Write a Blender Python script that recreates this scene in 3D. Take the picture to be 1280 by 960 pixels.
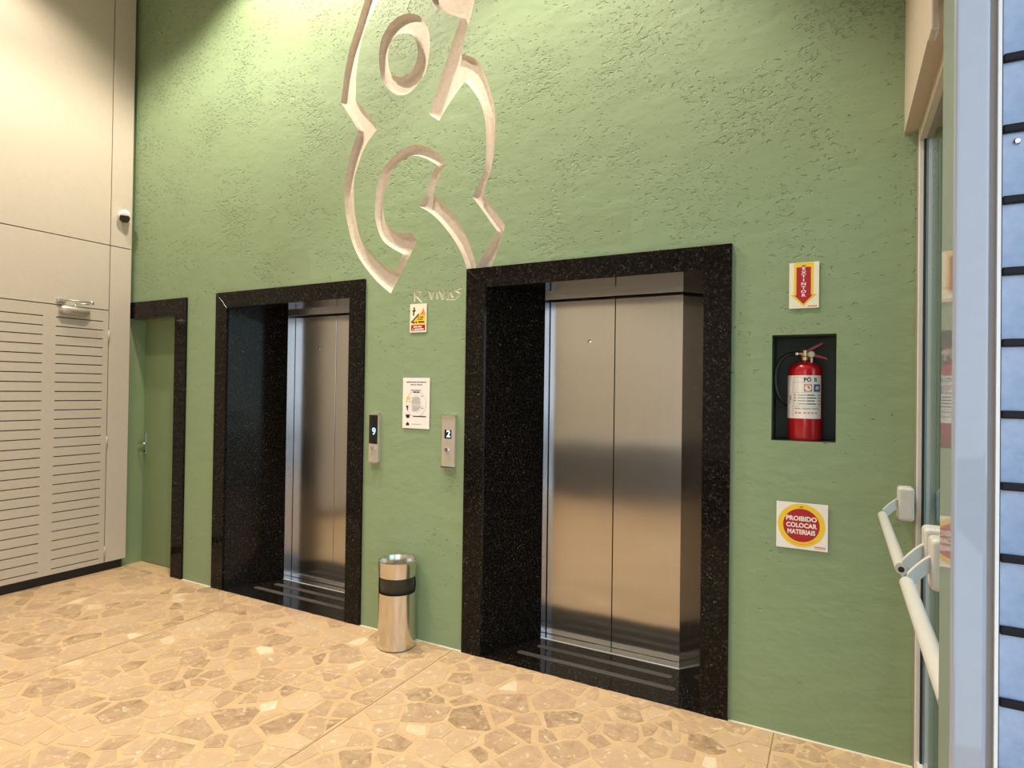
import bpy, bmesh, math, random
import numpy as np
from mathutils import Vector, Matrix
from mathutils.geometry import delaunay_2d_cdt

for o in list(bpy.data.objects):
    bpy.data.objects.remove(o, do_unlink=True)
scene = bpy.context.scene
COL = scene.collection

# ------------------------------------------------------------------ camera
RT = Vector((0.88046562, 0.47390623, 0.01389898))
UP = Vector((-0.00792493, -0.01460085, 0.999862))
FW = Vector((-0.47404377, 0.88045426, 0.00909987))
CAM_LOC = Vector((0.0, -3.0429, 1.55))
FPX = 759.2175
cam_data = bpy.data.cameras.new('camera')
cam = bpy.data.objects.new('camera', cam_data)
COL.objects.link(cam)
m3 = Matrix((RT, UP, -FW)).transposed()
cam.matrix_world = Matrix.Translation(CAM_LOC) @ m3.to_4x4()
cam_data.sensor_fit = 'HORIZONTAL'
cam_data.sensor_width = 36.0
cam_data.lens = FPX / 1280.0 * 36.0
cam_data.clip_start = 0.02
cam_data.clip_end = 200
scene.camera = cam

# ------------------------------------------------------------------ world and colour management
world = bpy.data.worlds.new('world')
scene.world = world
world.use_nodes = True
bgn = world.node_tree.nodes['Background']
bgn.inputs[0].default_value = (0.76, 0.88, 1.0, 1)
bgn.inputs[1].default_value = 1.9
vs = scene.view_settings
vs.view_transform = 'Standard'
vs.look = 'None'
vs.gamma = 1.0
vs.use_curve_mapping = False
vs.exposure = 0.45

# ------------------------------------------------------------------ ceiling downlights
CEIL = 5.15
WARM = (1.0, 0.87, 0.70)
def downlight(x, y, power, angle, blend=0.35, col=WARM, rad=0.05):
    l = bpy.data.lights.new('downlight', 'SPOT')
    l.energy = power
    l.spot_size = math.radians(angle)
    l.spot_blend = blend
    l.color = col
    l.shadow_soft_size = rad
    o = bpy.data.objects.new('downlight', l)
    o.location = (x, y, CEIL - 0.03)
    COL.objects.link(o)
    return o
downlight(-3.35, -0.74, 265, 128, 0.34)
downlight(-4.45, -1.45, 150, 126, 0.40)
downlight(-1.30, -0.86, 250, 86, 0.45)
downlight(-2.9, -2.5, 205, 96, 0.6)
downlight(-1.2, -2.5, 140, 80, 0.6)

# ------------------------------------------------------------------ helpers
def link(o):
    COL.objects.link(o)
    return o
def tag(o, label=None, cat=None, group=None, kind=None):
    if label: o['label'] = label
    if cat: o['category'] = cat
    if group: o['group'] = group
    if kind: o['kind'] = kind
    return o
def empty(name, loc, label=None, cat=None, group=None, kind=None):
    o = bpy.data.objects.new(name, None)
    o.empty_display_size = 0.1
    o.location = loc
    link(o)
    return tag(o, label, cat, group, kind)
def origin(p):
    v = Vector((0, 0, 0))
    while p is not None:
        v += p.location
        p = p.parent
    return v
class MB:
    """collects shapes in world metres, builds one mesh object"""
    def __init__(s):
        s.v = []; s.f = []
    def add(s, vs_, fs_):
        b = len(s.v)
        s.v += [tuple(p) for p in vs_]
        s.f += [tuple(b + i for i in q) for q in fs_]
        return s
    def box(s, x0, x1, y0, y1, z0, z1):
        x0, x1 = min(x0, x1), max(x0, x1); y0, y1 = min(y0, y1), max(y0, y1); z0, z1 = min(z0, z1), max(z0, z1)
        return s.add([(x0,y0,z0),(x1,y0,z0),(x1,y1,z0),(x0,y1,z0),(x0,y0,z1),(x1,y0,z1),(x1,y1,z1),(x0,y1,z1)],
              [(0,3,2,1),(4,5,6,7),(0,1,5,4),(1,2,6,5),(2,3,7,6),(3,0,4,7)])
    def prism(s, pts, ax, a, b):
        """polygon in the two axes other than ax, extruded from a to b along ax"""
        n = len(pts)
        def mk(p, t):
            if ax == 0: return (t, p[0], p[1])
            if ax == 1: return (p[0], t, p[1])
            return (p[0], p[1], t)
        vs_ = [mk(p, a) for p in pts] + [mk(p, b) for p in pts]
        fs_ = [tuple(range(n))[::-1], tuple(range(n, 2*n))] + [(i, (i+1) % n, n + (i+1) % n, n + i) for i in range(n)]
        return s.add(vs_, fs_)
    def tube(s, pts, r, n=12, caps=True):
        pts = [Vector(p) for p in pts]
        rs = r if isinstance(r, (list, tuple)) else [r]*len(pts)
        rings = []
        prev = None
        for i, p in enumerate(pts):
            d = (pts[min(i+1, len(pts)-1)] - pts[max(i-1, 0)]).normalized()
            if prev is None:
                a = Vector((0, 0, 1)) if abs(d.z) < 0.9 else Vector((1, 0, 0))
                u_ = d.cross(a).normalized()
            else:
                u_ = (prev - d * prev.dot(d)).normalized()
            w_ = d.cross(u_)
            prev = u_
            rings.append([p + (u_*math.cos(2*math.pi*k/n) + w_*math.sin(2*math.pi*k/n))*rs[i] for k in range(n)])
        vs_ = [q for g in rings for q in g]
        fs_ = [(i*n+k, i*n+(k+1) % n, (i+1)*n+(k+1) % n, (i+1)*n+k) for i in range(len(pts)-1) for k in range(n)]
        if caps:
            fs_ += [tuple(range(n))[::-1], tuple((len(pts)-1)*n + k for k in range(n))]
        return s.add(vs_, fs_)
    def lathe(s, prof, c, n=48, a0=0.0, a1=2*math.pi):
        """profile (r, z) about a vertical axis at c"""
        full = abs(a1 - a0 - 2*math.pi) < 1e-6
        m = n if full else n + 1
        vs_ = []
        for r, z in prof:
            for k in range(m):
                a = a0 + (a1 - a0)*k/n
                vs_.append((c[0] + r*math.cos(a), c[1] + r*math.sin(a), c[2] + z))
        fs_ = []
        for i in range(len(prof)-1):
            for k in range(n):
                k2 = (k+1) % m
                fs_.append((i*m+k, i*m+k2, (i+1)*m+k2, (i+1)*m+k))
        return s.add(vs_, fs_)
    def build(s, name, mat, parent=None, smooth=False, bevel=0.0, seg=2):
        me = bpy.data.meshes.new(name)
        og = origin(parent)
        me.from_pydata([(p[0]-og.x, p[1]-og.y, p[2]-og.z) for p in s.v], [], s.f)
        bm = bmesh.new(); bm.from_mesh(me)
        bmesh.ops.recalc_face_normals(bm, faces=bm.faces)
        bm.to_mesh(me); bm.free()
        me.materials.append(mat)
        o = bpy.data.objects.new(name, me)
        link(o)
        if parent is not None: o.parent = parent
        if smooth:
            me.shade_smooth()
        if bevel > 0:
            b = o.modifiers.new('bevel', 'BEVEL'); b.width = bevel; b.segments = seg; b.limit_method = 'ANGLE'
            b.harden_normals = False
        return o
def auto_smooth(o, ang=35):
    me = o.data
    bm = bmesh.new(); bm.from_mesh(me)
    for f in bm.faces: f.smooth = True
    for e in bm.edges:
        if len(e.link_faces) == 2 and e.calc_face_angle(0) > math.radians(ang): e.smooth = False
    bm.to_mesh(me); bm.free()
    return o
def text(s, size, x, y, z, mat, parent, name='lettering', align='CENTER', bold=0.0, fn=None, xs=1.0):
    """flat lettering facing -y, or mapped by fn(u, v, depth)"""
    cu = bpy.data.curves.new('t', 'FONT')
    cu.body = s; cu.size = size; cu.align_x = align; cu.align_y = 'CENTER'
    cu.extrude = 0.0002; cu.offset = bold; cu.resolution_u = 3
    ob = bpy.data.objects.new('t', cu); link(ob)
    dg = bpy.context.evaluated_depsgraph_get(); dg.update()
    me = bpy.data.meshes.new_from_object(ob.evaluated_get(dg))
    bpy.data.objects.remove(ob, do_unlink=True); bpy.data.curves.remove(cu)
    og = origin(parent)
    for v in me.vertices:
        u_, w_, d_ = v.co.x*xs, v.co.y, v.co.z
        p = fn(u_, w_, d_) if fn else (x + u_, y - d_, z + w_)
        v.co = Vector(p) - og
    me.materials.clear(); me.materials.append(mat); me.name = name
    o = bpy.data.objects.new(name, me); link(o); o.parent = parent
    return o

# ------------------------------------------------------------------ materials
def new_mat(name):
    m = bpy.data.materials.new(name); m.use_nodes = True
    nt = m.node_tree
    return m, nt, nt.nodes['Principled BSDF']
def N(nt, t, **kw):
    n = nt.nodes.new(t)
    for k, v in kw.items():
        if k.startswith('in_'): n.inputs[k[3:].replace('_', ' ')].default_value = v
        else: setattr(n, k, v)
    return n
def L(nt, a, b): nt.links.new(a, b)
def plain(name, col, rough=0.5, metal=0.0, emit=None, es=0.0, coat=0.0, spec=None):
    m, nt, b = new_mat(name)
    tc = N(nt, 'ShaderNodeTexCoord'); nz = N(nt, 'ShaderNodeTexNoise', in_Scale=35.0, in_Detail=3.0)
    L(nt, tc.outputs['Object'], nz.inputs['Vector'])
    mx = N(nt, 'ShaderNodeMix', data_type='RGBA')
    mx.inputs['A'].default_value = (*[c*0.94 for c in col], 1); mx.inputs['B'].default_value = (*[min(1, c*1.05) for c in col], 1)
    L(nt, nz.outputs['Fac'], mx.inputs['Factor']); L(nt, mx.outputs['Result'], b.inputs['Base Color'])
    b.inputs['Roughness'].default_value = rough; b.inputs['Metallic'].default_value = metal
    b.inputs['Coat Weight'].default_value = coat
    if spec is not None: b.inputs['Specular IOR Level'].default_value = spec
    if emit:
        b.inputs['Emission Color'].default_value = (*emit, 1); b.inputs['Emission Strength'].default_value = es
    return m
def mixc(nt, fac, a, b):
    mx = N(nt, 'ShaderNodeMix', data_type='RGBA')
    for s_, v in (('A', a), ('B', b)):
        if isinstance(v, tuple): mx.inputs[s_].default_value = (*v, 1)
        else: L(nt, v, mx.inputs[s_])
    if isinstance(fac, float): mx.inputs['Factor'].default_value = fac
    else: L(nt, fac, mx.inputs['Factor'])
    return mx.outputs['Result']
def ramp(nt, src, stops):
    r = N(nt, 'ShaderNodeValToRGB')
    e = r.color_ramp.elements
    while len(e) > 1: e.remove(e[-1])
    e[0].position = stops[0][0]; e[0].color = (*stops[0][1], 1)
    for p, c in stops[1:]:
        q = e.new(p); q.color = (*c, 1)
    L(nt, src, r.inputs['Fac'])
    return r.outputs['Color']
def bw(v): return (v, v, v)
def math_(nt, op, a, b=None):
    n = N(nt, 'ShaderNodeMath', operation=op)
    for i, v in enumerate((a, b)):
        if v is None: continue
        if isinstance(v, (int, float)): n.inputs[i].default_value = v
        else: L(nt, v, n.inputs[i])
    return n.outputs[0]

def mat_green_wall():
    m, nt, b = new_mat('green_stucco')
    tc = N(nt, 'ShaderNodeTexCoord'); P = tc.outputs['Object']
    big = N(nt, 'ShaderNodeTexNoise', in_Scale=1.6, in_Detail=3.0); L(nt, P, big.inputs['Vector'])
    mp = N(nt, 'ShaderNodeMapping'); mp.inputs['Scale'].default_value = (1.0, 1.0, 1.7); mp.inputs['Rotation'].default_value = (0, 0.45, 0); L(nt, P, mp.inputs['Vector'])
    sep = N(nt, 'ShaderNodeSeparateXYZ'); L(nt, P, sep.inputs[0])
    # pits cluster in patches, more of them high up
    hi = ramp(nt, math_(nt, 'MULTIPLY', sep.outputs['Z'], 0.2), [(0.25, bw(0.0)), (0.50, bw(0.10))])
    med = N(nt, 'ShaderNodeTexNoise', in_Scale=2.6, in_Detail=4.0, in_Roughness=0.6); L(nt, P, med.inputs['Vector'])
    msk = math_(nt, 'ADD', math_(nt, 'MULTIPLY', med.outputs['Fac'], 0.55), hi)
    pit = N(nt, 'ShaderNodeTexNoise', in_Scale=29.0, in_Detail=2.0, in_Roughness=0.5); L(nt, mp.outputs[0], pit.inputs['Vector'])
    pit2 = N(nt, 'ShaderNodeTexNoise', in_Scale=56.0, in_Detail=2.0); L(nt, mp.outputs[0], pit2.inputs['Vector'])
    pm = ramp(nt, math_(nt, 'ADD', pit.outputs['Fac'], math_(nt, 'SUBTRACT', msk, 0.33)), [(0.0, bw(1)), (0.66, bw(1)), (0.72, bw(0))])
    pm2 = ramp(nt, math_(nt, 'ADD', pit2.outputs['Fac'], math_(nt, 'SUBTRACT', msk, 0.33)), [(0.0, bw(1)), (0.665, bw(1)), (0.735, bw(0))])
    soft = N(nt, 'ShaderNodeTexNoise', in_Scale=7.0, in_Detail=4.0, in_Roughness=0.5); L(nt, mp.outputs[0], soft.inputs['Vector'])
    h = math_(nt, 'ADD', math_(nt, 'MULTIPLY', pm, 0.6), math_(nt, 'MULTIPLY', pm2, 0.3))
    h = math_(nt, 'ADD', h, math_(nt, 'MULTIPLY', soft.outputs['Fac'], 0.6))
    bp_ = N(nt, 'ShaderNodeBump', in_Strength=0.85, in_Distance=0.012); L(nt, h, bp_.inputs['Height'])
    L(nt, bp_.outputs[0], b.inputs['Normal'])
    c = mixc(nt, big.outputs['Fac'], (0.232, 0.326, 0.184), (0.260, 0.358, 0.206))
    # repainted patches with edges of their own, above the two lift frames
    def patch(x0, x1, z0, z1):
        a = math_(nt, 'MULTIPLY', math_(nt, 'GREATER_THAN', sep.outputs['X'], x0), math_(nt, 'LESS_THAN', sep.outputs['X'], x1))
        d = math_(nt, 'MULTIPLY', math_(nt, 'GREATER_THAN', sep.outputs['Z'], z0), math_(nt, 'LESS_THAN', sep.outputs['Z'], z1))
        return math_(nt, 'MULTIPLY', math_(nt, 'MULTIPLY', a, d), 0.5)
    c = mixc(nt, patch(-3.68, -3.25, 2.30, 2.52), c, (0.225, 0.295, 0.165))
    c = mixc(nt, patch(-1.37, -0.95, 2.31, 2.51), c, (0.228, 0.300, 0.168))
    L(nt, c, b.inputs['Base Color'])
    b.inputs['Roughness'].default_value = 0.62
    return m
def mat_green_paint(name, col, rough=0.45):
    m, nt, b = new_mat(name)
    tc = N(nt, 'ShaderNodeTexCoord')
    nz = N(nt, 'ShaderNodeTexNoise', in_Scale=6.0, in_Detail=4.0); L(nt, tc.outputs['Object'], nz.inputs['Vector'])
    L(nt, mixc(nt, nz.outputs['Fac'], tuple(c*0.93 for c in col), tuple(c*1.07 for c in col)), b.inputs['Base Color'])
    bp_ = N(nt, 'ShaderNodeBump', in_Strength=0.2, in_Distance=0.004); L(nt, nz.outputs['Fac'], bp_.inputs['Height']); L(nt, bp_.outputs[0], b.inputs['Normal'])
    b.inputs['Roughness'].default_value = rough
    return m
def mat_granite():
    m, nt, b = new_mat('black_granite')
    tc = N(nt, 'ShaderNodeTexCoord'); P = tc.outputs['Object']
    v = N(nt, 'ShaderNodeTexVoronoi', in_Scale=75.0, in_Randomness=1.0); L(nt, P, v.inputs['Vector'])
    n1 = N(nt, 'ShaderNodeTexNoise', in_Scale=90.0, in_Detail=4.0, in_Roughness=0.7); L(nt, P, n1.inputs['Vector'])
    n2 = N(nt, 'ShaderNodeTexNoise', in_Scale=28.0, in_Detail=3.0); L(nt, P, n2.inputs['Vector'])
    base = ramp(nt, n1.outputs['Fac'], [(0.38, (0.004, 0.0036, 0.0034)), (0.56, (0.010, 0.0086, 0.0075)), (0.70, (0.060, 0.050, 0.041))])
    fl = ramp(nt, math_(nt, 'MULTIPLY', math_(nt, 'LESS_THAN', v.outputs['Distance'], 0.20), n2.outputs['Fac']), [(0.58, bw(0)), (0.66, bw(1))])
    L(nt, mixc(nt, fl, base, (0.20, 0.18, 0.155)), b.inputs['Base Color'])
    b.inputs['Roughness'].default_value = 0.09
    b.inputs['Specular IOR Level'].default_value = 0.14
    return m
def mat_steel(name, col=(0.54, 0.53, 0.52), rough=0.175, aniso=0.8, streak=0.08):
    m, nt, b = new_mat(name)
    tc = N(nt, 'ShaderNodeTexCoord'); P = tc.outputs['Object']
    mp = N(nt, 'ShaderNodeMapping'); mp.inputs['Scale'].default_value = (260, 260, 1.2); L(nt, P, mp.inputs['Vector'])
    nz = N(nt, 'ShaderNodeTexNoise', in_Scale=1.0, in_Detail=4.0); L(nt, mp.outputs[0], nz.inputs['Vector'])
    L(nt, mixc(nt, nz.outputs['Fac'], tuple(c*(1-streak) for c in col), tuple(c*(1+streak) for c in col)), b.inputs['Base Color'])
    sm = N(nt, 'ShaderNodeTexNoise', in_Scale=2.4, in_Detail=1.0); L(nt, P, sm.inputs['Vector'])
    bp_ = N(nt, 'ShaderNodeBump', in_Strength=0.06, in_Distance=0.05); L(nt, sm.outputs['Fac'], bp_.inputs['Height']); L(nt, bp_.outputs[0], b.inputs['Normal'])
    b.inputs['Metallic'].default_value = 1.0; b.inputs['Roughness'].default_value = rough
    b.inputs['Anisotropic'].default_value = aniso
    tg = N(nt, 'ShaderNodeCombineXYZ'); tg.inputs[2].default_value = 1.0; L(nt, tg.outputs[0], b.inputs['Tangent'])
    b.inputs['Anisotropic Rotation'].default_value = 0.25
    return m
def mat_stone():
    m, nt, b = new_mat('floor_stone')
    at = N(nt, 'ShaderNodeAttribute', attribute_name='tone')
    tc = N(nt, 'ShaderNodeTexCoord'); P = tc.outputs['Object']
    n1 = N(nt, 'ShaderNodeTexNoise', in_Scale=13.0, in_Detail=7.0, in_Roughness=0.68, in_Distortion=1.0); L(nt, P, n1.inputs['Vector'])
    n2 = N(nt, 'ShaderNodeTexNoise', in_Scale=24.0, in_Detail=5.0, in_Roughness=0.7, in_Distortion=0.6); L(nt, P, n2.inputs['Vector'])
    base = ramp(nt, at.outputs['Fac'], [(0.0, (0.31, 0.195, 0.12)), (0.18, (0.40, 0.26, 0.165)), (0.45, (0.50, 0.34, 0.22)), (0.75, (0.60, 0.42, 0.27)), (0.88, (0.74, 0.60, 0.42)), (1.0, (0.86, 0.77, 0.60))])
    mott = ramp(nt, n1.outputs['Fac'], [(0.36, bw(0.0)), (0.62, bw(1.0))])
    c = mixc(nt, math_(nt, 'MULTIPLY', mott, 0.62), base, (0.66, 0.475, 0.285))
    sp = ramp(nt, n2.outputs['Fac'], [(0.56, bw(0.0)), (0.68, bw(0.8))])
    c = mixc(nt, sp, c, (0.84, 0.73, 0.53))
    L(nt, c, b.inputs['Base Color'])
    b.inputs['Roughness'].default_value = 0.38
    return m
def mat_mortar():
    m, nt, b = new_mat('floor_mortar')
    tc = N(nt, 'ShaderNodeTexCoord'); P = tc.outputs['Object']
    n1 = N(nt, 'ShaderNodeTexNoise', in_Scale=12.0, in_Detail=6.0, in_Roughness=0.7); L(nt, P, n1.inputs['Vector'])
    L(nt, ramp(nt, n1.outputs['Fac'], [(0.3, (0.58, 0.40, 0.225)), (0.55, (0.67, 0.475, 0.275)), (0.75, (0.74, 0.55, 0.345))]), b.inputs['Base Color'])
    b.inputs['Roughness'].default_value = 0.42
    return m
def mat_groove():
    m, nt, b = new_mat('cream_carved_plaster')
    tc = N(nt, 'ShaderNodeTexCoord'); P = tc.outputs['Object']
    n1 = N(nt, 'ShaderNodeTexNoise', in_Scale=40.0, in_Detail=6.0, in_Roughness=0.7); L(nt, P, n1.inputs['Vector'])
    L(nt, ramp(nt, n1.outputs['Fac'], [(0.3, (0.57, 0.49, 0.405)), (0.6, (0.67, 0.59, 0.495)), (0.8, (0.74, 0.67, 0.57))]), b.inputs['Base Color'])
    bp_ = N(nt, 'ShaderNodeBump', in_Strength=0.5, in_Distance=0.004); L(nt, n1.outputs['Fac'], bp_.inputs['Height']); L(nt, bp_.outputs[0], b.inputs['Normal'])
    b.inputs['Roughness'].default_value = 0.8
    return m
def mat_glass(name, tint=(0.86, 0.95, 0.91)):
    m = bpy.data.materials.new(name); m.use_nodes = True
    nt = m.node_tree; nt.nodes.clear()
    out = N(nt, 'ShaderNodeOutputMaterial')
    tr = N(nt, 'ShaderNodeBsdfTransparent'); tr.inputs[0].default_value = (*tint, 1)
    gl = N(nt, 'ShaderNodeBsdfGlossy'); gl.inputs['Roughness'].default_value = 0.02
    fr = N(nt, 'ShaderNodeFresnel', in_IOR=1.5)
    mx = N(nt, 'ShaderNodeMixShader')
    L(nt, fr.outputs[0], mx.inputs[0]); L(nt, tr.outputs[0], mx.inputs[1]); L(nt, gl.outputs[0], mx.inputs[2]); L(nt, mx.outputs[0], out.inputs[0])
    return m
def mat_blue_glass():
    m, nt, b = new_mat('blue_textured_glass')
    tc = N(nt, 'ShaderNodeTexCoord'); P = tc.outputs['Object']
    n1 = N(nt, 'ShaderNodeTexNoise', in_Scale=9.0, in_Detail=6.0, in_Roughness=0.6); L(nt, P, n1.inputs['Vector'])
    L(nt, ramp(nt, n1.outputs['Fac'], [(0.34, (0.22, 0.31, 0.47)), (0.48, (0.30, 0.38, 0.54)), (0.60, (0.42, 0.50, 0.64)), (0.74, (0.66, 0.73, 0.80))]), b.inputs['Base Color'])  # mottling puts a sky reflection into the blue glass colour
    n2 = N(nt, 'ShaderNodeTexNoise', in_Scale=70.0, in_Detail=3.0); L(nt, P, n2.inputs['Vector'])
    bp_ = N(nt, 'ShaderNodeBump', in_Strength=0.15, in_Distance=0.004); L(nt, n2.outputs['Fac'], bp_.inputs['Height']); L(nt, bp_.outputs[0], b.inputs['Normal'])
    b.inputs['Roughness'].default_value = 0.18
    return m
M = dict(
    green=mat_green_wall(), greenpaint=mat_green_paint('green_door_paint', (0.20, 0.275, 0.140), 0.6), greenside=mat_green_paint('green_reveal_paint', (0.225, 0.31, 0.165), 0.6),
    niche=mat_green_paint('niche_dark_green', (0.085, 0.105, 0.080), 0.7),  # niche lining a darker green than the wall
    granite=mat_granite(), steel=mat_steel('brushed_steel_door'), steelj=mat_steel('steel_jamb', (0.55, 0.56, 0.58), 0.2, 0.5),
    bin=mat_steel('bin_steel', (0.70, 0.66, 0.60), 0.2, 0.6, 0.05),
    stone=mat_stone(), mortar=mat_mortar(), joint=plain('floor_joint', (0.30, 0.21, 0.12), 0.7),
    groove=mat_groove(), sig=plain('scratched_plaster', (0.62, 0.63, 0.47), 0.8), beige=plain('beige_laminate', (0.575, 0.51, 0.435), 0.42), beigedoor=plain('beige_slat_laminate', (0.545, 0.482, 0.41), 0.45),
    jointdark=plain('panel_joint_brown', (0.075, 0.05, 0.032), 0.8), black=plain('black_plinth', (0.008, 0.008, 0.009), 0.5),
    white=plain('white_plastic', (0.82, 0.82, 0.80), 0.35), paper=plain('white_paper', (0.86, 0.86, 0.85), 0.6), cream=plain('cream_sticker', (0.86, 0.83, 0.66), 0.5),
    red=plain('red_print', (0.42, 0.004, 0.012), 0.45), yellow=plain('yellow_print', (0.90, 0.60, 0.03), 0.45), orange=plain('orange_print', (0.75, 0.25, 0.05), 0.5),
    ink=plain('black_ink', (0.012, 0.011, 0.012), 0.6), grey=plain('grey_ink', (0.35, 0.36, 0.38), 0.6), lightgrey=plain('pale_grey_ink', (0.62, 0.63, 0.65), 0.6), lred=plain('pink_ink', (0.62, 0.22, 0.20), 0.6), blueink=plain('blue_ink', (0.05, 0.08, 0.32), 0.5),
    redpaint=plain('red_enamel', (0.44, 0.007, 0.016), 0.22, coat=0.4), darkred=plain('dark_red_lever', (0.30, 0.012, 0.018), 0.35),
    rubber=plain('black_rubber', (0.012, 0.013, 0.014), 0.38), brass=plain('brass_fitting', (0.70, 0.55, 0.32), 0.3, metal=1.0), chrome=plain('polished_chrome', (0.75, 0.74, 0.72), 0.12, metal=1.0),
    alu=plain('grey_aluminium', (0.30, 0.335, 0.40), 0.28, metal=0.0, coat=1.0), alulight=plain('pale_aluminium', (0.72, 0.74, 0.74), 0.3), shadebrown=plain('brown_grey_shade', (0.30, 0.26, 0.235), 0.5), gasket=plain('black_gasket', (0.01, 0.012, 0.015), 0.5),
    panic=plain('silver_grey_paint', (0.58, 0.58, 0.56), 0.32), glass=mat_glass('clear_door_glass'), blueglass=mat_blue_glass(), darkbar=plain('dark_glazing_bar', (0.006, 0.006, 0.009), 0.5, spec=0.2),
    callsteel=plain('call_panel_steel', (0.66, 0.62, 0.56), 0.32, metal=0.6), blackglass=plain('black_glass', (0.006, 0.005, 0.005), 0.06),
    led=plain('blue_led', (0.1, 0.3, 0.9), 0.5, emit=(0.25, 0.55, 1.0), es=1.6), ledwhite=plain('white_led', (0.6, 0.8, 0.95), 0.5, emit=(0.6, 0.85, 1.0), es=1.1),
    strip=plain('anti_slip_tape', (0.075, 0.066, 0.064), 0.75), headbeige=plain('beige_header_paint', (0.52, 0.445, 0.36), 0.6), ceil=plain('white_ceiling', (0.72, 0.70, 0.66), 0.8), wallrear=plain('rear_wall_paint', (0.60, 0.55, 0.48), 0.7), dado=plain('dark_dado_panel', (0.10, 0.10, 0.105), 0.5), grout=plain('pale_edge_grout', (0.74, 0.68, 0.58), 0.9), pave=plain('outside_paving', (0.30, 0.30, 0.30), 0.8),
    satin=plain('satin_closer_metal', (0.58, 0.55, 0.50), 0.3, metal=0.7), lens=plain('dark_lens', (0.012, 0.014, 0.014), 0.12),
)

# ================================================================== SETTING
# ------------------------------------------------------------------ back wall with carved grooves
G1 = [(-2.72,4.256),(-2.786,4.116),(-2.815,4.045),(-2.845,3.973),(-2.879,3.901),(-2.913,3.829),(-2.933,3.753),(-2.953,3.677),(-2.965,3.598),(-2.975,3.519),(-2.984,3.477),(-2.94,3.419),(-2.881,3.337),(-2.823,3.254),(-2.864,3.178),(-2.89,3.108),(-2.92,3.013),(-2.937,2.94),(-2.942,2.863),(-2.935,2.789),(-2.925,2.715),(-2.901,2.626),(-2.863,2.512),(-2.802,2.405),(-2.716,2.306),(-2.624,2.221),(-2.528,2.154),(-2.449,2.274),(-2.365,2.406),(-2.324,2.474),(-2.376,2.526),(-2.416,2.53),(-2.461,2.53),(-2.523,2.56),(-2.572,2.601),(-2.596,2.653),(-2.604,2.732),(-2.596,2.806),(-2.567,2.874),(-2.533,2.938),(-2.482,2.981),(-2.432,3.006),(-2.354,3.011),(-2.295,2.991),(-2.227,2.954),(-2.178,2.919),(-2.204,2.894),(-2.231,2.842),(-2.253,2.776),(-2.265,2.732),(-2.319,2.687),(-2.236,2.642),(-2.159,2.576),(-2.091,2.501),(-2.03,2.422),(-1.989,2.353),(-1.963,2.289),(-1.94,2.22),(-1.895,2.217),(-1.885,2.277),(-1.931,2.395),(-1.972,2.482),(-2.025,2.56),(-2.093,2.64),(-2.162,2.711),(-2.207,2.742),(-2.182,2.816),(-2.153,2.872),(-2.127,2.945),(-2.155,2.973),(-2.212,3.021),(-2.277,3.055),(-2.345,3.079),(-2.414,3.077),(-2.473,3.056),(-2.541,3.025),(-2.593,2.98),(-2.632,2.923),(-2.654,2.864),(-2.664,2.802),(-2.671,2.73),(-2.67,2.662),(-2.645,2.574),(-2.603,2.499),(-2.538,2.451),(-2.432,2.395),(-2.491,2.294),(-2.58,2.329),(-2.672,2.401),(-2.758,2.479),(-2.801,2.556),(-2.826,2.637),(-2.845,2.719),(-2.853,2.808),(-2.857,2.894),(-2.852,2.951),(-2.818,3.032),(-2.787,3.106),(-2.742,3.163),(-2.692,3.208),(-2.66,3.233),(-2.714,3.312),(-2.76,3.366),(-2.853,3.46),(-2.851,3.53),(-2.852,3.631),(-2.84,3.703),(-2.831,3.768),(-2.803,3.87),(-2.759,3.96),(-2.709,4.025),(-2.669,4.082),(-2.578,4.211)]
G2 = [(-2.26,4.112),(-2.258,4.021),(-2.242,3.957),(-2.208,3.907),(-2.165,3.865),(-2.117,3.834),(-2.07,3.811),(-2.025,3.784),(-2.063,3.7),(-2.101,3.603),(-2.144,3.505),(-2.201,3.363),(-2.247,3.247),(-2.173,3.192),(-2.111,3.269),(-2.052,3.33),(-1.988,3.392),(-1.936,3.335),(-1.881,3.252),(-1.852,3.175),(-1.838,3.106),(-1.832,3.015),(-1.832,2.927),(-1.834,2.86),(-1.858,2.803),(-1.887,2.741),(-1.926,2.694),(-1.859,2.61),(-1.802,2.533),(-1.747,2.462),(-1.794,2.398),(-1.842,2.335),(-1.879,2.282),(-1.878,2.215),(-1.791,2.209),(-1.779,2.274),(-1.75,2.346),(-1.72,2.422),(-1.697,2.494),(-1.735,2.552),(-1.798,2.63),(-1.847,2.69),(-1.822,2.779),(-1.797,2.829),(-1.786,2.876),(-1.776,2.94),(-1.772,3.028),(-1.772,3.137),(-1.788,3.227),(-1.826,3.347),(-1.858,3.429),(-1.895,3.488),(-1.949,3.533),(-2.018,3.566),(-2.006,3.617),(-1.978,3.707),(-1.947,3.789),(-1.928,3.865),(-1.892,3.997)]
G3 = [(-2.4,3.919),(-2.335,3.889),(-2.293,3.836),(-2.26,3.774),(-2.247,3.701),(-2.254,3.621),(-2.268,3.549),(-2.287,3.499),(-2.346,3.447),(-2.402,3.412),(-2.468,3.409),(-2.53,3.437),(-2.592,3.492),(-2.631,3.55),(-2.65,3.628),(-2.659,3.707),(-2.65,3.793),(-2.617,3.853),(-2.569,3.902),(-2.502,3.927),(-2.45,3.929)]
G3I = [(-2.422,3.8),(-2.379,3.769),(-2.351,3.716),(-2.337,3.654),(-2.352,3.595),(-2.379,3.556),(-2.416,3.534),(-2.482,3.527),(-2.554,3.567),(-2.576,3.619),(-2.586,3.714),(-2.554,3.792),(-2.5,3.816)]
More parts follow.
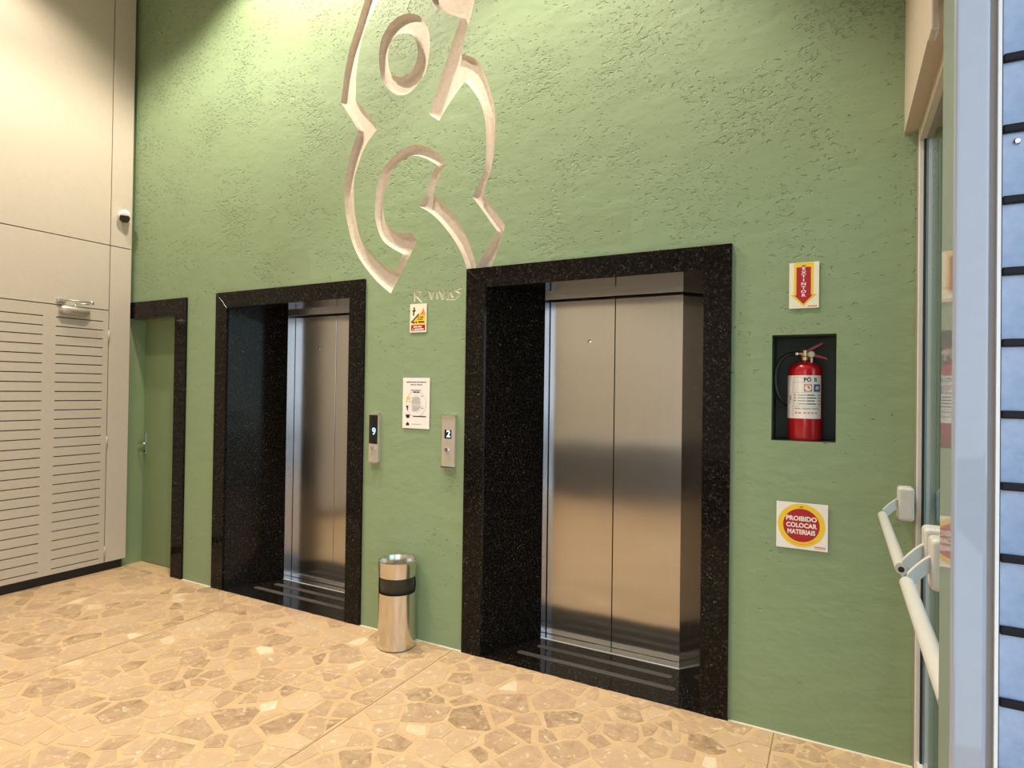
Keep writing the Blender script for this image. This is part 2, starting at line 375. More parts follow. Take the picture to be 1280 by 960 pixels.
SIG = [[(-2.334,2.155),(-2.337,2.093)],[(-2.335,2.155),(-2.309,2.161),(-2.287,2.147),(-2.296,2.13),(-2.327,2.125)],[(-2.321,2.124),(-2.28,2.087)],[(-2.253,2.104),(-2.248,2.104)],[(-2.226,2.151),(-2.207,2.1)],[(-2.207,2.1),(-2.184,2.153)],[(-2.163,2.144),(-2.165,2.098)],[(-2.166,2.179),(-2.161,2.178)],[(-2.149,2.151),(-2.124,2.095)],[(-2.124,2.095),(-2.107,2.145)],[(-2.095,2.091),(-2.069,2.143)],[(-2.069,2.143),(-2.051,2.094)],[(-2.092,2.093),(-2.034,2.092)],[(-1.989,2.157),(-2.038,2.148)],[(-2.038,2.148),(-1.994,2.121)],[(-1.994,2.121),(-2.034,2.093)]]

E0, E1 = -1.1985, -3.4805          # lift centre lines
X_L, X_R = -5.38, 2.2

def resample(poly, step, closed=True):
    out = []
    n = len(poly)
    for i in range(n if closed else n-1):
        a = Vector(poly[i]); b = Vector(poly[(i+1) % n])
        k = max(1, int((b-a).length/step))
        for j in range(k): out.append(tuple(a + (b-a)*j/k))
    return out
def soften(poly, ang=38):
    """one corner-preserving smoothing pass so that curves read as curves"""
    n = len(poly); out = []
    for i in range(n):
        p = Vector(poly[i]); a = Vector(poly[i-1]); b = Vector(poly[(i+1) % n])
        d1 = (p-a).normalized(); d2 = (b-p).normalized()
        t = math.degrees(math.acos(max(-1, min(1, d1.dot(d2)))))
        if t > ang: out.append(tuple(p))
        else:
            out.append(tuple(p + (a-p)*0.25)); out.append(tuple(p + (b-p)*0.25))
    return out
def inside(poly, P):
    P = np.asarray(P); x, z = P[:, 0], P[:, 1]
    r = np.zeros(len(P), bool)
    n = len(poly)
    for i in range(n):
        x0, z0 = poly[i]; x1, z1 = poly[(i+1) % n]
        c = ((z0 > z) != (z1 > z))
        with np.errstate(divide='ignore', invalid='ignore'):
            xi = (x1-x0)*(z-z0)/(z1-z0) + x0
        r ^= c & (x < xi)
    return r
def segdist(polys, P):
    P = np.asarray(P); d = np.full(len(P), 9.0)
    for poly in polys:
        n = len(poly)
        for i in range(n):
            a = np.array(poly[i]); b = np.array(poly[(i+1) % n]); ab = b-a
            t = np.clip(((P-a)@ab)/max(ab@ab, 1e-12), 0, 1)
            d = np.minimum(d, np.hypot(*(P - a - t[:, None]*ab).T))
    return d
gpolys = [[soften(soften(G1))], [soften(soften(G2))], [soften(soften(G3)), soften(soften(G3I))]]
gpolys = [[resample(p, 0.02) for p in g] for g in gpolys]
def stroke_poly(a, b, w):
    a = Vector(a); b = Vector(b); d = (b-a).normalized(); n = Vector((-d.y, d.x))
    return [tuple(a-d*w*0.6), tuple(a+n*w), tuple((a+b)/2+n*w*1.1), tuple(b+n*w), tuple(b+d*w*0.6), tuple(b-n*w), tuple((a+b)/2-n*w*1.1), tuple(a-n*w)]
sig_polys = []
for s_ in SIG:
    for a, b in zip(s_[:-1], s_[1:]):
        sig_polys.append(stroke_poly(a, b, 0.0072))
holes = []
for c in (E0, E1):
    holes.append([(c-0.70, -0.01), (c+0.70, -0.01), (c+0.70, 2.21), (c-0.70, 2.21)])
holes.append([(X_L-0.01, -0.01), (-4.70, -0.01), (-4.70, 2.15), (X_L-0.01, 2.15)])
NX0, NX1, NZ0, NZ1 = -0.274, -0.011, 1.333, 1.818
niche_poly = [(NX0, NZ0), (NX1, NZ0), (NX1, NZ1), (NX0, NZ1)]
pts = []; edges = []
def add_loop(p):
    b = len(pts)
    pts.extend(p)
    edges.extend([(b+i, b+(i+1) % len(p)) for i in range(len(p))])
add_loop([(X_L, 0), (X_R, 0), (X_R, CEIL), (X_L, CEIL)])
for h in holes: add_loop(h)
add_loop(niche_poly)
for g in gpolys:
    for p in g: add_loop(p)
for p in sig_polys: add_loop(p)
rng = np.random.default_rng(4)
for g in gpolys:
    A = np.array(g[0]); lo, hi_ = A.min(0), A.max(0)
    gx, gz = np.meshgrid(np.arange(lo[0], hi_[0], 0.0085), np.arange(lo[1], hi_[1], 0.0085))
    Q = np.stack([gx.ravel(), gz.ravel()], 1) + rng.uniform(-0.0012, 0.0012, (gx.size, 2))
    k = inside(g[0], Q)
    if len(g) > 1: k &= ~inside(g[1], Q)
    Q = Q[k]
    Q = Q[segdist(g, Q) > 0.004]
    pts.extend([tuple(q) for q in Q])
for s_ in SIG:                                   # centre lines of the signature strokes
    for a, b in zip(s_[:-1], s_[1:]):
        a = Vector(a); b = Vector(b)
        for t in (0.0, 0.25, 0.5, 0.75, 1.0): pts.append(tuple(a+(b-a)*t))
for x in np.arange(X_L+0.25, X_R, 0.5):
    for z in np.arange(0.25, CEIL, 0.5): pts.append((x, z))
res = delaunay_2d_cdt([Vector(p) for p in pts], edges, [], 0, 1e-5)
cv = np.array([(v.x, v.y) for v in res[0]]); cf = res[2]
cent = np.array([cv[list(f)].mean(0) for f in cf])
cls = np.zeros(len(cf), int)                     # 0 wall, 1..3 grooves, 4 signature, -1 hole
for i, g in enumerate(gpolys):
    k = inside(g[0], cent)
    if len(g) > 1: k &= ~inside(g[1], cent)
    cls[k] = i+1
sigm = np.zeros(len(cf), bool)
for p in sig_polys: sigm |= inside(p, cent)
cls[sigm] = 4
for h in holes + [niche_poly]: cls[inside(h, cent)] = -1
cls[(cent[:, 0] < X_L) | (cent[:, 1] < 0)] = -1
depth = np.zeros(len(cv))
for i, g in enumerate(gpolys):
    ids = np.unique([v for f, c in zip(cf, cls) if c == i+1 for v in f])
    d = segdist(g, cv[ids])
    t = np.clip(d/0.024, 0, 1)
    depth[ids] = 0.030*np.sin(t*math.pi/2)**0.75
ids = np.unique([v for f, c in zip(cf, cls) if c == 4 for v in f])
bd = np.zeros(len(cv), int)
for f, c in zip(cf, cls):
    if c == 0:
        for v in f: bd[v] = 1
for v in ids:
    if not bd[v]: depth[v] = 0.009
def sub_mesh(name, k, mat, parent, smooth):
    fs_ = [f for f, c in zip(cf, cls) if c == k]
    used = sorted({v for f in fs_ for v in f}); mp = {v: i for i, v in enumerate(used)}
    me = bpy.data.meshes.new(name)
    me.from_pydata([(cv[v][0], depth[v], cv[v][1]) for v in used], [], [tuple(mp[v] for v in f) for f in fs_])
    me.materials.append(mat)
    if smooth: me.shade_smooth()
    # faces look towards -y
    bm = bmesh.new(); bm.from_mesh(me)
    bm.normal_update()
    fl = [f for f in bm.faces if f.normal.y > 0]
    bmesh.ops.reverse_faces(bm, faces=fl)
    bm.to_mesh(me); bm.free()
    o = bpy.data.objects.new(name, me); link(o)
    if parent: o.parent = parent
    return o
wall_back = sub_mesh('wall_back', 0, M['green'], None, False)
tag(wall_back, 'tall green textured stucco wall with carved cream symbol', 'wall', kind='structure')
for k in (1, 2, 3):
    o = sub_mesh('carved_groove', k, M['groove'], wall_back, True)
    o['label'] = ['long cream groove sweeping through the lower carved symbol', 'cream groove along the right side of the carved symbol', 'cream oval ring groove at the top of the carved symbol'][k-1]
o = sub_mesh('carved_signature', 4, M['sig'], wall_back, False); o['label'] = 'R. VIVAS signature scratched in the stucco'
# niche for the extinguisher
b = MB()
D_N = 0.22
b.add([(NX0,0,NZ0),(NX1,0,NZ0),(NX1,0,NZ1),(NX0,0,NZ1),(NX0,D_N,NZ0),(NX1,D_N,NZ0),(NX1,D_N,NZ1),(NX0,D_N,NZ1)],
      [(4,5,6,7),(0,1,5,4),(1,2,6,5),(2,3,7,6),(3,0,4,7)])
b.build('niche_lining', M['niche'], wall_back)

# ------------------------------------------------------------------ floor of broken stones in mortar
floor = MB().box(X_L, 0.31, -5.2, 0.135, -0.12, 0.0).build('floor', M['mortar'])
tag(floor, 'floor of broken beige and brown stones set in peach mortar', 'floor', kind='structure')
JX = (-3.76, -2.005, -0.25)
for jx in JX:
    MB().box(jx-0.0028, jx+0.0028, -5.2, -0.004, -0.002, 0.0011).build('joint_strip', M['joint'], floor)
random.seed(21)
for xa, xb in ((-4.595, -4.227), (-2.734, -1.945), (-0.452, 0.285)):
    MB().box(xa, xb, -0.013, 0.001, -0.002, 0.004).build('edge_grout', M['grout'], floor, bevel=0.003)
def clip(poly, n, d):
    """keep the side n.p <= d"""
    out = []
    for i in range(len(poly)):
        a = poly[i]; c = poly[(i+1) % len(poly)]
        da = n[0]*a[0]+n[1]*a[1]-d; dc = n[0]*c[0]+n[1]*c[1]-d
        if da <= 0: out.append(a)
        if (da < 0) != (dc < 0):
            t = da/(da-dc); out.append((a[0]+(c[0]-a[0])*t, a[1]+(c[1]-a[1])*t))
    return out
def area(p): return 0.5*sum(p[i-1][0]*p[i][1]-p[i][0]*p[i-1][1] for i in range(len(p)))
def hull(P):
    P = sorted(set(P))
    if len(P) < 3: return P
    def half(Q):
        h = []
        for p in Q:
            while len(h) > 1 and (h[-1][0]-h[-2][0])*(p[1]-h[-2][1])-(h[-1][1]-h[-2][1])*(p[0]-h[-2][0]) <= 0: h.pop()
            h.append(p)
        return h
    return half(P)[:-1]+half(P[::-1])[:-1]
stones = []
bays = [(-5.35, JX[0]), (JX[0], JX[1]), (JX[1], JX[2]), (JX[2], 0.30)]
for x0, x1 in bays:
    y0, y1 = -5.2, -0.006
    S = []
    tries = 0
    while tries < 9000:
        tries += 1
        p = (random.uniform(x0, x1), random.uniform(y0, y1), random.choice((0.045, 0.055, 0.068, 0.085, 0.105)))
        if all((p[0]-q[0])**2+(p[1]-q[1])**2 > (p[2]+q[2])**2*0.72 for q in S): S.append(p)
    for i, p in enumerate(S):
        poly = [(x0+0.012, y0), (x1-0.012, y0), (x1-0.012, y1), (x0+0.012, y1)]
        for j, q in enumerate(S):
            if i == j: continue
            dx, dy = q[0]-p[0], q[1]-p[1]; dd = math.hypot(dx, dy)
            if dd > 0.6: continue
            n = (dx/dd, dy/dd)
            t = dd*p[2]/(p[2]+q[2])
            gap = 0.004 + 0.022*(((i*7919+j*104729 + i*j*31) % 97)/97)**1.6
            poly = clip(poly, n, n[0]*p[0]+n[1]*p[1]+t-gap)
            if len(poly) < 3: break
        if len(poly) < 3 or abs(area(poly)) < 0.0009: continue
        # knock one or two corners off / skew, as broken pieces are
        poly = [(a[0]+random.uniform(-0.011, 0.011), min(-0.014, a[1]+random.uniform(-0.011, 0.011))) for a in poly]
        keep = [poly[0]]
        for a in poly[1:]:
            if math.hypot(a[0]-keep[-1][0], a[1]-keep[-1][1]) > 0.012: keep.append(a)
        keep = hull(keep)
        if len(keep) < 3 or abs(area(keep)) < 0.0008: continue
        r = random.random()
        tone = random.uniform(0.0, 0.15) if r < 0.17 else random.uniform(0.2, 0.5) if r < 0.50 else random.uniform(0.5, 0.8) if r < 0.94 else random.uniform(0.86, 1.0)
        if tone > 0.85 and abs(area(keep)) > 0.012: tone = 0.7
        stones.append((keep, tone))
def to_px(p):
    d = Vector((p[0], p[1], 0)) - CAM_LOC
    z = d.dot(FW)
    if z < 0.2: return None
    return (640+FPX*d.dot(RT)/z, 480-FPX*d.dot(UP)/z)
def screen_area(poly):
    q = [to_px(p) for p in poly]
    if any(a is None for a in q): return 0
    cx = sum(a[0] for a in q)/len(q); cy = sum(a[1] for a in q)/len(q)
    if not (-30 < cx < 1310 and 500 < cy < 985): return 0
    return abs(area(q))
stones.sort(key=lambda s: -screen_area(s[0]))
def stone_mesh(name, items):
    vs_, fs_, tn = [], [], []
    for poly, tone in items:
        n = len(poly); b0 = len(vs_)
        if area(poly) < 0: poly = poly[::-1]
        h = 0.0016 + 0.0006*tone
        vs_ += [(p[0], p[1], -0.002) for p in poly] + [(p[0], p[1], h) for p in poly]
        fs_.append(tuple(b0+n+i for i in range(n)))
        fs_ += [(b0+i, b0+(i+1) % n, b0+n+(i+1) % n, b0+n+i) for i in range(n)]
        tn += [tone]*(2*n)
    me = bpy.data.meshes.new(name); me.from_pydata(vs_, [], fs_)
    at = me.attributes.new('tone', 'FLOAT', 'POINT'); at.data.foreach_set('value', tn)
    me.materials.append(M['stone'])
    o = bpy.data.objects.new(name, me); link(o); o.parent = floor
    return o
for s_ in stones[:300]: stone_mesh('floor_stone', [s_])
rest = stone_mesh('floor_stone_remainder', stones[300:]); rest['kind'] = 'stuff'

# ------------------------------------------------------------------ left wall with beige cladding panels
wl = MB().box(-5.50, X_L, -5.2, 0.22, -0.1, CEIL).build('wall_left', M['greenside'])
tag(wl, 'side wall clad in flat beige panels', 'wall', kind='structure')
MB().box(X_L, -5.352, -5.2, -0.045, 0.078, CEIL).build('cladding_backing', M['jointdark'], wl)
XW = -5.325; YJ = -0.205; Z1 = 2.6975; Z2 = 2.158; ZB = 0.077; G = 0.0035
for (ya, yb, za, zb) in ((YJ+G, -0.035, ZB, Z1-G), (YJ+G, -0.035, Z1+G, CEIL), (-1.55, YJ-G, Z1+G, CEIL), (-1.12, YJ-G, Z2+G, Z1-G),
                         (-3.0, -1.12-2*G, ZB, Z1-G), (-3.4, -1.55-2*G, Z1+G, CEIL), (-5.2, -3.0-2*G, ZB, Z1-G), (-5.2, -3.4-2*G, Z1+G, CEIL)):
    MB().box(XW-0.028, XW, ya, yb, za, zb).build('cladding_panel', M['beige'], wl, bevel=0.001, seg=1)
MB().box(X_L+0.001, -5.355, -5.2, -0.05, 0, ZB+0.004).build('baseboard_left', M['black'])
tag(bpy.data.objects['baseboard_left'], 'black recessed plinth under the beige panels', 'plinth', kind='structure')

# slatted service door in the cladding
d1 = empty('door_1', (XW, YJ-0.45, ZB), 'beige service door cut with two columns of ventilation slots', 'door', kind='structure')
YA, YB = -1.116, YJ-G
C1 = (-0.591, -0.249); C0 = (-1.020, -0.677)
ZT, PITCH, NS, SH = 2.062, 0.07195, 28, 0.0075
zs = [ZT - i*PITCH for i in range(NS)]
for ya, yb in ((C1[1], YB), (C0[1], C1[0]), (YA, C0[0])):
    MB().box(XW-0.026, XW, ya, yb, ZB, Z2-G).build('stile', M['beigedoor'], d1)
for ya, yb in (C1, C0):
    MB().box(XW-0.026, XW, ya, yb, zs[0]+SH/2, Z2-G).build('top_rail', M['beigedoor'], d1)
    MB().box(XW-0.026, XW, ya, yb, ZB, zs[-1]-SH/2).build('bottom_rail', M['beigedoor'], d1)
    sm = None
    for i in range(NS-1):
        zc = (zs[i]+zs[i+1])/2
        if sm is None:
            o = MB().box(XW-0.026, XW, ya, yb, zc-PITCH/2+SH/2, zc+PITCH/2-SH/2).build('slat', M['beigedoor'], d1)
            sm = o; z0_ = zc
        else:
            o = sm.copy(); link(o); o.location.z = sm.location.z + zc - z0_
MB().box(XW-0.0275, XW-0.0262, YA, YB, ZB, Z2-G).build('slot_backing', M['jointdark'], d1)
for zc in (1.947, 1.073, 0.165):
    o = MB().tube([(XW+0.004, YJ, zc-0.045), (XW+0.004, YJ, zc+0.045)], 0.0065, 10).build('hinge', M['beigedoor'], d1, smooth=True)
# door closer on its head
b = MB(); b.tube([(XW+0.032, -0.575, 2.128), (XW+0.032, -0.562, 2.126), (XW+0.032, -0.556, 2.1255), (XW+0.032, -0.40, 2.118), (XW+0.032, -0.375, 2.116)], [0.022, 0.030, 0.033, 0.033, 0.024], 20)
cl = auto_smooth(b.build('door_closer', M['satin'], d1)); cl['label'] = 'satin metal hydraulic closer at the top of the slatted door'
MB().box(XW, XW+0.03, -0.545, -0.41, 2.098, 2.148).build('closer_plate', M['satin'], cl, bevel=0.004)
MB().tube([(XW+0.035, -0.475, 2.14), (XW+0.035, -0.475, 2.172)], 0.009, 12).build('closer_pivot', M['satin'], cl, smooth=True)
MB().tube([(XW+0.035, -0.478, 2.172), (XW+0.075, -0.375, 2.186)], 0.0075, 10).build('closer_arm', M['satin'], cl, smooth=True)
MB().tube([(XW+0.075, -0.375, 2.198), (XW+0.020, -0.560, 2.198)], 0.0065, 10).build('closer_arm', M['satin'], cl, smooth=True)
MB().tube([(XW+0.075, -0.375, 2.178), (XW+0.075, -0.375, 2.206)], 0.013, 14).build('closer_elbow', M['chrome'], cl, smooth=True)
MB().box(XW, XW+0.03, -0.592, -0.535, 2.178, 2.206).build('closer_bracket', M['satin'], cl, bevel=0.004)

# ------------------------------------------------------------------ small green door in its recess
d2 = empty('door_2', (-5.06, 0.1, 0), 'narrow green flush door with black granite surround in the corner', 'door', kind='structure')
MB().box(X_L+0.004, -4.70, 0.132, 0.165, 0.006, 2.20).build('door_leaf', M['greenpaint'], d2)
MB().box(X_L, -4.595, -0.016, 0.13, 2.112, 2.250).build('granite_lintel', M['granite'], d2, bevel=0.002)
MB().box(-4.738, -4.595, -0.016, 0.13, 0.0, 2.1115).build('granite_jamb', M['granite'], d2, bevel=0.002)
MB().box(X_L, -4.70, 0.10, 0.131, 2.105, 2.112).build('door_stop', M['greenside'], d2)
h = MB().box(-5.362, -5.335, 0.124, 0.132, 0.935, 1.125).build('handle_plate', M['chrome'], d2, bevel=0.003)
MB().tube([(-5.349, 0.128, 1.045), (-5.349, 0.075, 1.045), (-5.342, 0.070, 1.044), (-5.255, 0.072, 1.040)], 0.0085, 10).build('lever', M['chrome'], h, smooth=True)
MB().tube([(-5.349, 0.126, 0.965), (-5.349, 0.116, 0.965)], 0.009, 12).build('keyhole', M['ink'], h, smooth=True)
# unseen black shell added behind the small door so that no daylight passes
MB().box(X_L, -4.25, 0.17, 0.20, -0.1, 2.4).box(X_L, -4.25, 0.004, 0.17, 2.26, 2.4).box(-4.59, -4.25, 0.004, 0.17, -0.1, 2.26).build('small_door_light_block', M['black'])
tag(bpy.data.objects['small_door_light_block'], 'unseen black shell added behind the small green door to stop daylight', 'wall', kind='structure')

# ------------------------------------------------------------------ lift entrances
def lift(c, label, gapshift):
    t = empty('elevator_entrance', (c, 0, 0), label, 'elevator', 'black granite elevator entrances')
    ho, hi_, zt, zi = 0.7465, 0.618, 2.2594, 2.142
    f0, f1 = -0.018, 0.004
    MB().prism([(c-ho, 0), (c-hi_, 0), (c-hi_, zi), (c-ho, zt)], 1, f0, f1).build('granite_jamb', M['granite'], t, bevel=0.0008, seg=1)
    MB().prism([(c+hi_, 0), (c+ho, 0), (c+ho, zt), (c+hi_, zi)], 1, f0, f1).build('granite_jamb', M['granite'], t, bevel=0.0008, seg=1)
    MB().prism([(c-hi_, zi), (c+hi_, zi), (c+ho, zt), (c-ho, zt)], 1, f0, f1).build('granite_lintel', M['granite'], t, bevel=0.0008, seg=1)
    hb, yb = 0.4265, 0.40
    for s in (-1, 1):
        MB().prism([(c+s*hi_, f1), (c+s*hb, yb), (c+s*(hb+0.06), yb+0.03), (c+s*(hi_+0.03), f1)], 2, 0.0, zi).build('granite_reveal', M['granite'], t)
    MB().prism([(c-hi_-0.03, f1), (c+hi_+0.03, f1), (c+hb+0.03, yb+0.08), (c-hb-0.03, yb+0.08)], 2, zi, zi+0.03).build('granite_soffit', M['granite'], t)
    sill = MB().prism([(c-hi_, f0+0.002), (c+hi_, f0+0.002), (c+hi_, f1), (c+hb, yb), (c-hb, yb), (c-hi_, f1)], 2, -0.02, 0.004).build('granite_sill', M['granite'], t)
    for (a0, a1, yy) in ((-0.44, 0.445, 0.155), (-0.372, 0.395, 0.285)):
        pts_ = []
        for k in range(9): a = math.pi/2 + math.pi*k/8; pts_.append((c+a0+0.021*math.cos(a), yy+0.021*math.sin(a)))
        for k in range(9): a = -math.pi/2 + math.pi*k/8; pts_.append((c+a1+0.021*math.cos(a), yy+0.021*math.sin(a)))
        MB().prism(pts_, 2, 0.0035, 0.0056).build('anti_slip_strip', M['strip'], sill)
    yd = 0.476
    pl = MB().box(c-hb, c+hb, yb, yd+0.03, 0.0, 0.0075).build('threshold_plate', M['steelj'], t)
    MB().box(c-hb, c+hb, yb-0.003, yb+0.004, 0.0, 0.0085).build('threshold_nosing', M['alulight'], pl)
    for s in (-1, 1):
        MB().box(c+s*hb, c+s*(hb+0.05), yb, yd+0.05, 0.0, zi).build('steel_jamb', M['steelj'], t)
    MB().box(c-hb, c+hb, yb, yb+0.012, zi-0.027, zi).build('steel_header', M['steelj'], t)
    g = c + gapshift
    MB().box(c-hb+0.004, g-0.0022, yd, yd+0.03, 0.010, zi).build('door_panel', M['steel'], t, bevel=0.0012, seg=1)
    p2 = MB().box(g+0.0022, c+hb-0.004, yd, yd+0.03, 0.010, zi).build('door_panel', M['steel'], t, bevel=0.0012, seg=1)
    p1 = [o for o in t.children if o.name.startswith('door_panel')][0]
    kx = c-0.157
    MB().tube([(kx, yd+0.002, 1.852), (kx, yd-0.003, 1.852), (kx, yd-0.005, 1.852)], [0.011, 0.011, 0.006], 16).build('key_escutcheon', M['chrome'], p1)
    MB().box(c-hb-0.06, c+hb+0.06, yd+0.045, yd+0.06, -0.01, zi+0.05).build('shaft_light_block', M['black'], t)  # unseen black sheet added behind the lift doors to stop sky light
    return t
lift(E0, 'nearer elevator entrance in black granite with both steel doors in full view', 0.006)
lift(E1, 'farther elevator entrance in black granite, between the green door and the call panel showing 9', 0.024)

# ------------------------------------------------------------------ right side: header, glass doors, corner post, glazed grille
wr = MB().box(0.236, 0.40, -1.90, 0.0, 2.662, CEIL).build('wall_right', M['headbeige'])
tag(wr, 'beige wall above the glass doors', 'wall', kind='structure')
MB().box(0.216, 0.2355, -1.03, -0.96, 2.560, 2.74).build('header_sensor', M['headbeige'], None, bevel=0.005)
tag(bpy.data.objects['header_sensor'], 'small cream box fixed to the beige wall above the glass doors', 'sensor')
d3 = empty('door_3', (0.31, -0.95, 0), 'double glass door with silver push bars beside the extinguisher', 'door', kind='structure')
MB().box(0.285, 0.335, -0.052, 0.0, 0.0, 2.662).build('jamb', M['alulight'], d3, bevel=0.002)
MB().box(0.2815, 0.285, -0.020, 0.0, 0.0, 2.662).build('jamb_shade_strip', M['shadebrown'], d3)  # brown strip stands in for thin shading beside the jamb
MB().box(0.285, 0.335, -1.88, -0.052, 2.600, 2.662).build('top_rail', M['headbeige'], d3)
MB().box(0.290, 0.335, -1.88, -0.052, 0.0, 0.055).build('bottom_rail', M['alulight'], d3, bevel=0.002)
MB().box(0.300, 0.308, -0.068, -0.052, 0.055, 2.600).build('edge_gasket', M['gasket'], d3)
for ya, yb in ((-0.945, -0.068), (-1.87, -0.955)):
    MB().box(0.308, 0.318, ya, yb, 0.055, 2.600).build('door_leaf', M['glass'], d3)
def panic(ya, yb):
    X, Z = 0.158, 1.066
    bar = MB().tube([(X, ya, Z), (X, yb, Z)], 0.0165, 20).build('push_bar', M['panic'], d3)
    auto_smooth(bar)
    for yy, s in ((ya, 1), (yb, 1)):
        b = MB(); n = 9; P = []
        for k in range(n):
            t = k/(n-1)
            P.append((X + (0.235-X)*t, yy + s*(0.065*t), Z + 0.052*math.sin(t*math.pi/2)))
        w = 0.024; th = 0.010
        vs_, fs_ = [], []
        for k, p in enumerate(P):
            ww = w*(1.05 - 0.25*k/(n-1))
            vs_ += [(p[0], p[1]-th, p[2]-ww), (p[0], p[1]+th, p[2]-ww), (p[0], p[1]+th, p[2]+ww), (p[0], p[1]-th, p[2]+ww)]
        for k in range(n-1):
            a = 4*k
            fs_ += [(a+i, a+(i+1) % 4, a+4+(i+1) % 4, a+4+i) for i in range(4)]
        fs_ += [(3, 2, 1, 0), (4*n-4, 4*n-3, 4*n-2, 4*n-1)]
        b.add(vs_, fs_).build('bar_arm', M['panic'], bar, bevel=0.003)
        MB().box(0.212, 0.268, yy+0.025, yy+0.10, 1.045, 1.180).build('bar_bracket', M['panic'], bar, bevel=0.012, seg=3)
        if yy > -0.5: MB().box(0.225, 0.262, yy+0.098, -0.0005, 1.075, 1.150).build('bracket_foot', M['panic'], bar)
        else: MB().box(0.262, 0.309, yy+0.070, yy+0.095, 1.09, 1.13).build('bracket_foot', M['panic'], bar)
        MB().tube([(X-0.002, yy-0.0105, Z), (X-0.002, yy-0.013, Z)], 0.008, 12).build('pivot_screw', M['ink'], bar)
panic(-0.185, -1.03)
panic(-1.175, -1.868)
# corner post
post = MB().box(0.140, 0.1815, -2.0, -1.885, 0.0, CEIL).build('trim_1', M['alu'], bevel=0.006, seg=4)
tag(post, 'pale blue grey aluminium corner post at the right edge', 'post', kind='structure')
MB().box(0.1815, 0.335, -1.975, -1.885, 0.0, CEIL).build('post_return', M['alu'], post)
w1 = empty('window_1', (0.75, -1.98, 0), 'blue textured glazing with painted sky mottling between dark horizontal bars at the right edge', 'window', kind='structure')
MB().box(0.1815, 0.1890, -1.99, -1.975, 0.0, 3.2).build('frame_rebate', M['shadebrown'], w1)  # recess strip with its shade put into the brown-grey colour
MB().box(0.1890, 0.1932, -2.0, -1.975, 0.0, 3.2).build('frame_edge', M['alulight'], w1)
MB().box(0.1932, 0.1952, -1.995, -1.975, 0.0, 3.2).build('frame_gasket', M['gasket'], w1)
zb = [1.134 + 0.0978*k for k in range(-11, 21)]
bm0 = None
for z in zb:
    if bm0 is None:
        bm0 = MB().box(0.1952, 1.25, -1.998, -1.978, z-0.0055, z+0.0055).build('glazing_bar', M['darkbar'], w1, bevel=0.002); zz0 = z
    else:
        o = bm0.copy(); link(o); o.location.z = bm0.location.z + z - zz0
pn0 = None
for a, b_ in zip(zb[:-1], zb[1:]):
    if pn0 is None:
        pn0 = MB().box(0.1952, 1.25, -1.990, -1.984, a+0.005, b_-0.005).build('pane', M['blueglass'], w1); zz0 = a
    else:
        o = pn0.copy(); link(o); o.location.z = pn0.location.z + a - zz0
MB().tube([(0.2115, -1.990, 1.898), (0.2115, -1.993, 1.898), (0.2115, -1.995, 1.898)], [0.0045, 0.0045, 0.003], 14).build('screw', M['chrome'], w1)

# ------------------------------------------------------------------ rest of the lobby, out of the picture
def st(name, b, mat, label, cat):
    o = b.build(name, mat); tag(o, label, cat, kind='structure'); return o
st('ceiling', MB().box(-5.5, 1.4, -5.3, 0.05, CEIL, CEIL+0.1), M['ceil'], 'plain pale ceiling above the lobby', 'ceiling')
st('wall_window_head', MB().box(0.19, 1.3, -2.0, -1.96, 3.2, CEIL), M['wallrear'], 'beige wall above the blue glazing', 'wall')
wrr = st('wall_rear', MB().box(-5.5, -0.55, -4.35, -4.2, 0, CEIL), M['wallrear'], 'beige wall behind the camera with dark dado', 'wall')
MB().box(-5.3, -0.55, -4.2, -4.16, 0.0, 0.80).build('dado', M['dado'], wrr)
MB().box(-5.3, -0.55, -4.2, -4.14, 0.80, 0.88).build('dado_ledge', M['white'], wrr)
st('wall_rear_head', MB().box(-0.55, 1.35, -4.35, -4.2, 3.6, CEIL), M['wallrear'], 'beige wall above the street entrance', 'wall')
st('wall_lobby_side', MB().box(1.25, 1.35, -4.35, -1.96, 3.6, CEIL), M['wallrear'], 'beige lobby wall to the right of the camera', 'wall')
st('floor_lobby_side', MB().box(0.31, 1.3, -4.3, -1.98, -0.12, 0.0), M['mortar'], 'peach lobby floor to the right of the camera', 'floor')
st('floor_street', MB().box(1.35, 14, -20, -1.98, -0.14, -0.02), M['pave'], 'grey paving outside the entrance', 'pavement')
st('floor_vestibule', MB().box(0.31, 8, -1.975, 0.0, -0.14, -0.01), M['pave'], 'grey floor beyond the glass doors', 'floor')
for x, y in ((-0.50, -4.28), (0.4, -4.28), (1.29, -4.28), (1.29, -3.1)):  # unseen mullions added for their reflections
    st('trim_added_mullion', MB().box(x-0.03, x+0.03, y-0.03, y+0.03, 0, 3.6), M['alu'], 'unseen aluminium mullion added at the street entrance for reflections', 'mullion')

# ================================================================== THINGS
# ------------------------------------------------------------------ security camera
sc = empty('security_camera', (XW, -0.12, 2.93), 'small white security camera with dark face high on the beige panel', 'camera')
MB().tube([(XW, -0.118, 2.975), (XW+0.012, -0.118, 2.975)], 0.034, 24).build('wall_mount', M['white'], sc, bevel=0.003)
ax = Vector((0.74, -0.42, -0.52)).normalized(); c0 = Vector((XW+0.030, -0.112, 2.975))
o = MB().tube([c0-ax*0.022, c0-ax*0.012, c0, c0+ax*0.055, c0+ax*0.066, c0+ax*0.070], [0.016, 0.034, 0.043, 0.045, 0.043, 0.036], 28).build('housing', M['white'], sc); auto_smooth(o, 50)
sd = ax.cross(Vector((0, 0, 1))).normalized(); un = sd.cross(ax).normalized()
fp = []
for k in range(24):
    a_ = 2*math.pi*k/24
    fp.append(c0 + ax*0.066 + sd*0.037*math.cos(a_) - un*0.010 + un*0.036*max(-1, min(0.72, math.sin(a_)*1.1)))
q_ = [p + ax*0.010 for p in fp]
